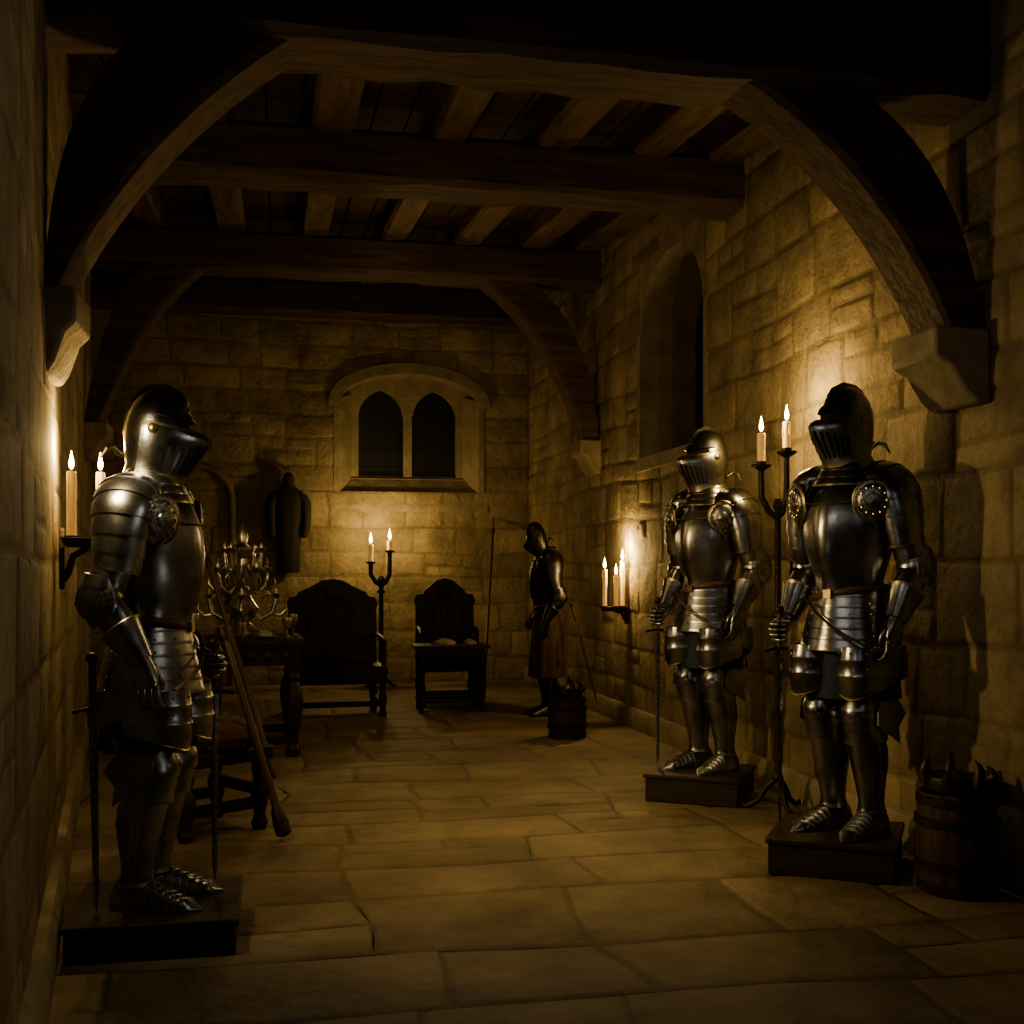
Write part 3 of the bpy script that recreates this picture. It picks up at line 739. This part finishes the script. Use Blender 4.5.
def plinth(x,y,rz,s,h,label):
    r=root('display_plinth',label,'plinth',(x,y,0),rz,1,'wooden display plinths')
    b=B(); b.box((0,0,h*.5-.012),(s,s,h-.024)); b.build('plinth_body',[M_PLINTH],r,bevel=.006)
    b=B(); b.box((0,0,h-.012),(s+.02,s+.02,.024)); b.build('plinth_top',[M_PLINTH],r,bevel=.005)
    return r
def hand_axis(loc,rz,s,mir=False,sy=None):
    x=-.254*s*(-1 if mir else 1); y=-.178*(sy or s)
    return (loc[0]+x*math.cos(rz)-y*math.sin(rz),loc[1]+x*math.sin(rz)+y*math.cos(rz))
K1=(2.38,4.50,.15); K1r=rad(-62)
s1=make_suit(K1,K1r,1.0,'polished dark plate armour gripping a grounded longsword',headturn=-16)
plinth(K1[0]-.06,K1[1]+.0,rad(-33),.50,.15,'low dark wooden plinth under a suit of armour')
K2=(2.35,6.04,.15); K2r=rad(-62)
s2,_,_=copy_tree(s1,K2,K2r,1.0,'dark plate armour with rounded helm beside the iron candelabrum')
plinth(K2[0]-.06,K2[1]-.02,rad(-33),.50,.15,'low dark wooden plinth under a suit of armour')
s1.scale=(.92,.97,1.0); s2.scale=(.92,.97,1.0)
hx,hy=hand_axis(K1,K1r,.92,sy=.97); sword('slender longsword held point down by the armour',(hx,hy,1.10),(hx,hy,0.155))
hx,hy=hand_axis(K2,K2r,.92,sy=.97); sword('slender longsword held point down by the armour',(hx,hy,1.10),(hx,hy,0.155))
K3=(-.43,4.11,.12); K3r=rad(76)
s3=make_suit(K3,K3r,.935,'dark plate armour standing in profile by the wall sconce',mirror=True,headturn=6,tilt=11)
s3.scale=(.88,.88,.935)
plinth(-.40,4.10,0,.53,.12,'low dark wooden plinth by the side wall')
hx,hy=hand_axis(K3,K3r,.88,True); sword('slender longsword held point down by the armour',(hx,hy,1.00),(hx,hy,0.125))
sword('sheathed sword standing at the back of the armour',(-.60,3.98,.98),(-.585,3.98,.125))
K4=(2.28,9.66,0); K4r=rad(-92)
s4,o4,k4=copy_tree(s1,K4,K4r,.90,'slim dark armour in a long brown tunic beside the wall')
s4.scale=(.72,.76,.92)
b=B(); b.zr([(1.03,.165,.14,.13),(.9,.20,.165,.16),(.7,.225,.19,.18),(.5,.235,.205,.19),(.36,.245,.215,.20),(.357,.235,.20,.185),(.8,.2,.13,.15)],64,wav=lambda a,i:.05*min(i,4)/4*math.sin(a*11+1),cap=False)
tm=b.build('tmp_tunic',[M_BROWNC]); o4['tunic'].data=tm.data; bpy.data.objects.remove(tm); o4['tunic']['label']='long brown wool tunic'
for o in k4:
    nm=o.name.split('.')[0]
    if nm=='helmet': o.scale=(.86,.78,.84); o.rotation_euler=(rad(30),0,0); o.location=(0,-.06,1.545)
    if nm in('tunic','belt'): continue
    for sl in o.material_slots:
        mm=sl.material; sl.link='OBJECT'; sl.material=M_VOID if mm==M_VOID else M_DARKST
for o in k4:
    if o.name.split('.')[0] in('tasset','rear_tasset','fauld'): bpy.data.objects.remove(o)
sword('long sword hanging slanted from the hip of the armour',(2.42,9.40,.98),(2.68,9.50,.10))

# ------------------------------------------------------------------ barrels
def barrel(x,y,h,R0,label,crown_label):
    r=root('wooden_barrel',label,'barrel',(x,y,0))
    b=B(); seg=64; prof=[(.88,0),(.95,.15),(1.0,.45),(.99,.6),(.95,.82),(.92,1.0)]
    R=[]
    for q,z in prof:
        R.append([(R0*q*(1-(.035 if j%4==0 else 0))*math.cos(2*pi*j/seg),R0*q*(1-(.035 if j%4==0 else 0))*math.sin(2*pi*j/seg),z*h) for j in range(seg)])
    R.append([(R0*.84*math.cos(2*pi*j/seg),R0*.84*math.sin(2*pi*j/seg),h) for j in range(seg)])
    R.append([(R0*.82*math.cos(2*pi*j/seg),R0*.82*math.sin(2*pi*j/seg),h*.93) for j in range(seg)])
    b.rings(R); b.build('barrel_body',[M_BARREL],r)
    for z,q in((.08,.935),(.30,.998),(.72,.992),(.93,.955)):
        b=B(); b.lathe([(R0*q*.97,z*h-.016),(R0*q+.006,z*h-.015),(R0*q+.006,z*h+.015),(R0*q*.97,z*h+.016)],40,cap=False); b.build('hoop',[M_IRON],r)
    c=root('spiked_crown',crown_label,'crown',(x,y,h+.001))
    b=B(); rr=R0*.78
    b.lathe([(rr*.85,0),(rr,.01),(rr*1.04,.05),(rr*1.0,.06),(rr*.92,.05),(rr*.9,.01)],32,cap=True)
    b.lathe([(rr*.9,.02),(rr*.7,.055),(rr*.35,.075),(.001,.08)],28)
    b.build('band',[M_IRON],c)
    for k in range(7):
        a=2*pi*k/7+.3; cx,cy=math.cos(a),math.sin(a)
        b=B(); hh=.065+.035*(k%2)
        b.tube([(cx*rr,cy*rr,.04),(cx*rr*1.1,cy*rr*1.1,.04+hh*.4),(cx*rr*1.02,cy*rr*1.02,.04+hh*.75),(cx*rr*.86,cy*rr*.86,.04+hh)],[.026,.020,.011,.001],8); b.build('spike',[M_IRON],c)
barrel(2.59,4.04,.39,.155,'small dark iron-hooped barrel against the wall beside a plinth','spiked iron crown lying on top of the barrel')
barrel(2.12,8.35,.31,.145,'small wooden barrel near the side wall','spiked iron crown resting on the barrel')

# ------------------------------------------------------------------ furniture
def throne(x,y,rz,w,label,ht=1.17,seat_h=.47,d=.5):
    r=root('high_back_chair',label,'chair',(x,y,0),rz,1,'carved high-backed chairs')
    b=B(); b.box((0,0,seat_h-.03),(w,d,.06)); b.box((0,-d/2+.02,seat_h-.10),(w-.06,.03,.10)); b.box((0,d/2-.02,seat_h-.10),(w-.06,.03,.10)); b.build('seat',[M_WOOD],r,bevel=.008)
    for sx in(-1,1):
        for sy in(-1,1):
            b=B(); s=.030
            b.lathe([(s,0),(s*1.2,.03),(s*.8,.06),(s,.1),(s*1.25,.17),(s*.75,.22),(s,.28),(s*1.2,seat_h-.12),(s*1.2,seat_h-.06)],12,0,Matrix.Translation((sx*(w/2-.04),sy*(d/2-.04),0))); b.build('leg',[M_WOOD],r)
    hw=w/2-.01
    poly=[(-hw,0),(-hw,.45),(-hw-.015,.50),(-hw+.01,.56),(-hw+.07,.565),(-hw+.09,.60),(-hw*.45,.655),(-hw*.25,.70),(0,.715),(hw*.25,.70),(hw*.45,.655),(hw-.09,.60),(hw-.07,.565),(hw-.01,.56),(hw+.015,.50),(hw,.45),(hw,0)]
    k=(ht-seat_h)/.715
    poly=[(p[0],seat_h+p[1]*k) for p in poly]
    b=B(); b.prism(poly,lambda u,z:(u,d/2-.045+(z-seat_h)*.06,z),lambda u,z:(u,d/2+.0+(z-seat_h)*.06,z))
    for q in(-.5,0,.5):
        b.tube([(q*hw,d/2-.048+.02,seat_h+.08),(q*hw,d/2-.048+.03,ht-.24)],[(.045,.012)]*2,12)
    b.ball((0,d/2-.02,ht-.13),(.09,.03,.07),16)
    b.build('backrest',[M_WOOD],r,bevel=.006)
    for sx in(-1,1):
        b=B(); b.tube([(sx*(w/2-.03),d/2-.03,seat_h+.24),(sx*(w/2-.03),0,seat_h+.245),(sx*(w/2-.03),-d/2+.06,seat_h+.225),(sx*(w/2-.03),-d/2+.0,seat_h+.19)],[(.02,.018),(.024,.016),(.024,.018),(.02,.02)],10,ref=(0,0,1))
        b.tube([(sx*(w/2-.03),-d/2+.05,seat_h-.02),(sx*(w/2-.03),-d/2+.04,seat_h+.1),(sx*(w/2-.03),-d/2+.05,seat_h+.22)],[.018,.026,.017],10); b.build('armrest',[M_WOOD],r)
    b=B(); b.box((0,-d/2+.04,.11),(w-.08,.03,.045)); b.box((-w/2+.04,0,.11),(.03,d-.1,.045)); b.box((w/2-.04,0,.11),(.03,d-.1,.045)); b.build('stretcher',[M_WOOD],r)
    return r
throne(.50,10.10,rad(4),.80,'wide dark carved high-backed armchair near the end wall',1.17,.43,.62)
throne(1.56,10.75,rad(-3),.58,'narrow dark carved high-backed chair near the end wall',1.17,.46,.46)
st=root('small_table','small dark wooden side table holding pale cloth bundles','table',(1.50,10.12,0),rad(-2))
b=B(); b.box((0,0,.575),(.66,.40,.03)); b.box((0,0,.53),(.58,.33,.06)); b.build('table_top',[M_WOOD],st,bevel=.006)
for sx in(-1,1):
    for sy in(-1,1):
        b=B(); b.lathe([(.02,0),(.026,.04),(.016,.08),(.024,.16),(.03,.26),(.018,.34),(.026,.42),(.026,.51)],12,0,Matrix.Translation((sx*.27,sy*.15,0))); b.build('leg',[M_WOOD],st)
b=B(); b.box((0,-.15,.10),(.54,.025,.03)); b.box((0,.15,.10),(.54,.025,.03)); b.build('stretcher',[M_WOOD],st)
def lump(name,c,r,mat,label,cat,seed=1):
    R=random.Random(seed); b=B(); n=10; seg=20; rows=[]
    for i in range(n+1):
        row=[]
        for j in range(seg):
            a=2*pi*j/seg; f=max(math.sin(pi*i/n*.5+.0),.02)
            w=1+.16*math.sin(a*5+i+seed)+R.uniform(-.06,.06)
            row.append((r[0]*f*w*math.cos(a),r[1]*f*w*math.sin(a),r[2]*math.cos(pi*i/n*.5)*(1+.12*math.sin(a*3+seed))))
        rows.append(row)
    b.rings(rows); return tag(b.build(name,[mat],loc=c,ang=60),label,cat)
lump('folded_cloth',(1.44,10.10,.591),(.10,.09,.05),M_LINEN,'crumpled pale linen cloth on the small table','cloth',2)
lump('folded_cloth',(1.68,10.12,.591),(.06,.07,.045),M_LINEN,'small pale cloth bundle on the small table','cloth',5)

tb=root('oak_table','heavy dark carved oak side table with turned legs','table',(-.36,8.15,0),rad(2))
TW,TD,TH=1.04,.74,.79
b=B(); b.box((0,0,TH-.02),(TW,TD,.04)); b.box((0,0,TH-.05),(TW-.05,TD-.05,.03)); b.build('table_top',[M_WOOD],tb,bevel=.008)
b=B()
for sy in(-1,1): b.box((0,sy*(TD/2-.06),TH-.12),(TW-.14,.03,.12))
for sx in(-1,1): b.box((sx*(TW/2-.06),0,TH-.12),(.03,TD-.14,.12))
for i in range(8): b.ball((-TW/2+.12+i*(TW-.24)/7,-TD/2+.045,TH-.12),(.035,.015,.035),12)
b.build('apron',[M_WOOD],tb,bevel=.004)
for sx in(-1,1):
    for sy in(-1,1):
        b=B(); b.lathe([(.045,0),(.05,.05),(.03,.08),(.035,.13),(.05,.22),(.068,.34),(.06,.44),(.035,.50),(.045,.53),(.03,.56),(.045,.60),(.045,TH-.06)],16,0,Matrix.Translation((sx*(TW/2-.07),sy*(TD/2-.07),0))); b.build('leg',[M_WOOD],tb)
b=B(); b.box((0,-TD/2+.07,.11),(TW-.16,.04,.05)); b.box((0,TD/2-.07,.11),(TW-.16,.04,.05)); b.box((0,0,.11),(.05,TD-.14,.04)); b.build('stretcher',[M_WOOD],tb,bevel=.004)
e=root('silver_centrepiece','ornate silver scrolled centrepiece on the oak table','centrepiece',(-.24,8.16,TH),0,1.12)
b=B(); b.lathe([(.15,0),(.155,.02),(.12,.04),(.07,.06),(.045,.09),(.08,.13),(.095,.18),(.06,.23),(.04,.28),(.07,.32),(.08,.36),(.04,.41),(.03,.48),(.055,.52),(.06,.55),(.03,.58),(.035,.62),(.001,.70)],24); b.build('stem',[M_SILVER],e)
for k in range(12):
    a=2*pi*k/12; c,s=math.cos(a),math.sin(a); z=(.16,.32,.44)[k%3]; q=(1.0,.85,.65)[k%3]
    b=B(); P=[(c*.04,s*.04,z),(c*.11*q,s*.11*q,z-.05),(c*.18*q,s*.18*q,z-.01),(c*.20*q,s*.20*q,z+.07),(c*.15*q,s*.15*q,z+.11),(c*.11*q,s*.11*q,z+.07),(c*.14*q,s*.14*q,z+.04)]
    b.tube(P,[.013,.016,.016,.014,.012,.010,.006],10)
    b.lathe([(.008,.0),(.022,.012),(.034,.030),(.030,.036),(.010,.03),(.009,.06),(.001,.075)],12,0,Matrix.Translation((c*.20*q,s*.20*q,z+.07)))
    b.tube([(c*.17*q,s*.17*q,z-.02),(c*.23*q,s*.23*q,z-.03),(c*.27*q,s*.27*q,z+.01),(c*.26*q,s*.26*q,z+.05)],[.009,.010,.008,.001],8)
    b.build('scroll_arm',[M_SILVER],e)
def goblet(x,y,s,mat,label):
    b=B(); b.lathe([(.035*s,0),(.036*s,.005*s),(.008*s,.02*s),(.007*s,.07*s),(.03*s,.085*s),(.042*s,.13*s),(.038*s,.17*s),(.034*s,.17*s),(.036*s,.13*s),(.001,.095*s)],20); 
    tag(b.build('goblet',[mat],loc=(x,y,TH)),label,'goblet','goblets on the oak table')
goblet(.06,7.98,.8,M_SILVER,'small silver goblet on the oak table'); goblet(.10,8.20,.9,M_BRASS,'brass goblet on the oak table'); goblet(-.55,7.95,1.0,M_SILVER,'silver goblet on the oak table')
def plate(x,y,r_,mat):
    b=B(); b.lathe([(r_*.5,0),(r_*.55,.004),(r_,.018),(r_,.022),(r_*.55,.01),(.001,.009)],28); tag(b.build('serving_dish',[mat],loc=(x,y,TH)),'shallow metal dish on the oak table','dish','dishes on the oak table')
plate(-.08,7.88,.085,M_SILVER); plate(-.36,7.87,.065,M_BRASS)
lump('bread_loaf',(-.08,7.88,TH+.012),(.05,.045,.045),M_LINEN,'small pale loaf on a silver dish','bread',4)
lump('folded_cloth',(-.68,8.25,TH+.001),(.13,.12,.09),M_LINEN,'rumpled pale cloth on the oak table','cloth',7)

# upholstered chair
ch=root('velvet_chair','bulky rounded oak chair with studded red velvet','chair',(-.36,5.74,0),rad(35))
b=B(); b.box((0,0,.37),(.50,.48,.07)); b.build('seat_frame',[M_WOOD],ch,bevel=.012)
b=B(); b.lathe([(.21,0),(.258,.02),(.268,.06),(.25,.10),(.18,.13),(.001,.14)],32,0,Matrix.Translation((0,-.01,.40)))
for i in range(28):
    a=2*pi*i/28; b.ball((.262*math.cos(a),-.01+.262*math.sin(a),.425),.008,6,1)
b.build('seat_cushion',[M_RED,M_BRASS],ch)
for sx in(-1,1):
    for sy in(-1,1):
        b=B(); b.lathe([(.030,0),(.042,.03),(.026,.07),(.040,.13),(.046,.19),(.026,.23),(.038,.28),(.040,.34)],14,0,Matrix.Translation((sx*.2,sy*.19,0)))
        if sy>0: b.lathe([(.028,.34),(.024,.5),(.028,.66),(.024,.80),(.034,.84),(.001,.89)],12,0,Matrix.Translation((sx*.2,sy*.19,0)))
        b.build('leg',[M_WOOD],ch)
b=B(); R=[]
for i in range(13):
    t=i/12; z=.50+.36*t; hw=.185*(1-.35*max(0,t-.6)/.4*max(0,t-.6)/.4); th=.022+.032*math.sin(pi*t)
    R.append([(hw*math.cos(2*pi*j/24),.19+th*math.sin(2*pi*j/24)*1.2,z) for j in range(24)])
b.rings(R); b.build('backrest',[M_RED],ch)
b=B(); b.box((0,-.19,.13),(.38,.035,.05)); b.box((0,.19,.13),(.38,.035,.05)); b.box((.2,0,.19),(.035,.36,.05)); b.box((-.2,0,.19),(.035,.36,.05)); b.build('stretcher',[M_WOOD],ch)

def pole(name,label,cat,p0,p1,r0=.014,head=None):
    p0=Vector(p0);p1=Vector(p1);L=(p1-p0).length;q=(p1-p0).to_track_quat('Z','X')
    r=root(name,label,cat,p0); r.rotation_mode='QUATERNION'; r.rotation_quaternion=q
    b=B(); b.lathe([(r0*.7,0),(r0,.02),(r0,L*.5),(r0*.9,L-.06)],12); b.build('shaft',[M_POLEW],r)
    if head=='spear':
        b=B(); b.lathe([(r0*1.2,L-.1),(r0*1.1,L-.02),(r0*.6,L-.0)],12); b.build('socket',[M_IRON],r)
        b=B(); b.rings([[(w,0,z),(0,.006,z),(-w,0,z),(0,-.006,z)] for w,z in((.008,L-.03),(.022,L+.03),(.017,L+.09),(.001,L+.2))]); b.build('spearhead',[M_DARKST],r,ang=20)
    elif head=='club':
        b=B(); b.lathe([(r0,-.0),(r0*1.9,.01),(r0*2.0,.06),(r0*1.5,.12),(r0,.15)],12); b.build('ferrule',[M_IRON],r)
        b=B(); b.lathe([(r0*1.1,L-.08),(r0*1.7,L-.05),(r0*1.7,L-.01),(.001,L+.01)],12); b.build('end_cap',[M_IRON],r)
    else:
        b=B(); b.lathe([(r0*.9,L-.08),(r0*1.2,L-.05),(r0*1.2,L-.01),(.001,L+.02)],12); b.build('end_cap',[M_IRON],r)
    return r
pole('wooden_staff','long wooden staff leaning on the oak table','staff',(-.02,7.02,.015),(-.46,7.86,1.33),.019)
pole('wooden_club','thick wooden shaft leaning against the velvet chair','staff',(.03,5.40,.025),(-.27,5.82,.97),.019,'club')
pole('spear','slim spear leaning against the end wall','spear',(1.86,10.50,.01),(2.36,12.64,1.72),.015,'spear')

# hanging gambeson
g=root('hanging_gambeson','dark padded garment hanging on the end wall','garment',(.11,YB-.11,1.22))
b=B()
b.zr([(.0,.11,.05,.05),(.02,.12,.06,.06),(.25,.125,.06,.06),(.45,.14,.07,.06),(.65,.175,.08,.065),(.80,.185,.08,.065),(.88,.15,.07,.06),(.93,.07,.05,.045),(.97,.055,.05,.045),(1.02,.065,.055,.05),(1.07,.045,.04,.035),(1.09,.01,.01,.01)],32,wav=lambda a,i:.04*math.sin(a*9))
b.build('padded_body',[M_BLACKC],g)
for sx in(-1,1):
    b=B(); b.tube([(sx*.14,0,.84),(sx*.185,-.01,.74),(sx*.19,-.02,.60),(sx*.175,-.03,.42),(sx*.165,-.03,.38)],[.055,.062,.055,.045,.03],14); b.build('sleeve',[M_BLACKC],g)
b=B(); b.tube([(0,.09,1.12),(0,.0,1.12),(0,-.03,1.15)],.01,8); b.build('peg',[M_IRON],g)

# ------------------------------------------------------------------ added spots and fills beyond the candles
add_light('SPOT',(-.56,4.62,1.76),92,.06,(1,.70,.31),(1,.20,-.30),rad(104),1.0)  # added spot throwing the sconce candles' light across to the right wall
add_light('SPOT',(-.62,3.70,1.80),30,.05,(1,.74,.38),(.85,.95,-1.3),rad(92),1.0)  # added spot by the left wall to cast the suit's floor shadow
add_light('POINT',(.95,3.05,2.0),5.0,.18,(1,.90,.72))  # added fill, no lamp there, for the fronts of the suits
add_light('POINT',(.55,3.1,.85),1.1,.12,(1,.90,.72))  # low fill added to lift the dark legs of the suits
add_light('POINT',(1.5,1.9,2.2),2.5,.20,(1,.92,.76))  # unseen front fill added for highlights on the armour
add_light('SPOT',(1.0,6.1,3.25),62,.15,(1,.70,.32),(.02,.02,-1),rad(74),1.0)  # overhead spot without a fixture, added to pool light on the floor
add_light('POINT',(1.1,9.0,3.1),9,.25,(1,.685,.29))  # high fill added to brighten the window sill and ceiling
add_light('POINT',(.7,6.2,1.9),4.5,.30,(1,.69,.30))  # added mid-room fill that brightens the ceiling timbers
add_light('POINT',(-.5,7.2,1.7),3.5,.10,(1,.74,.40))  # added fill near the oak table, no candle stands here
w=bpy.data.worlds.new('world'); scene.world=w; w.use_nodes=True
w.node_tree.nodes['Background'].inputs['Color'].default_value=(.02,.017,.012,1); w.node_tree.nodes['Background'].inputs['Strength'].default_value=.2
try: scene.view_settings.look='AgX - Medium High Contrast'
except Exception: pass

cd=bpy.data.cameras.new('camera'); co=bpy.data.objects.new('camera',cd); COL.objects.link(co)
cd.sensor_width=36; cd.lens=36*1150/1024; cd.shift_y=58/1024; cd.clip_start=.05
co.location=(0,0,1.25); co.rotation_euler=(pi/2,0,-math.atan(234/1150))
scene.camera=co
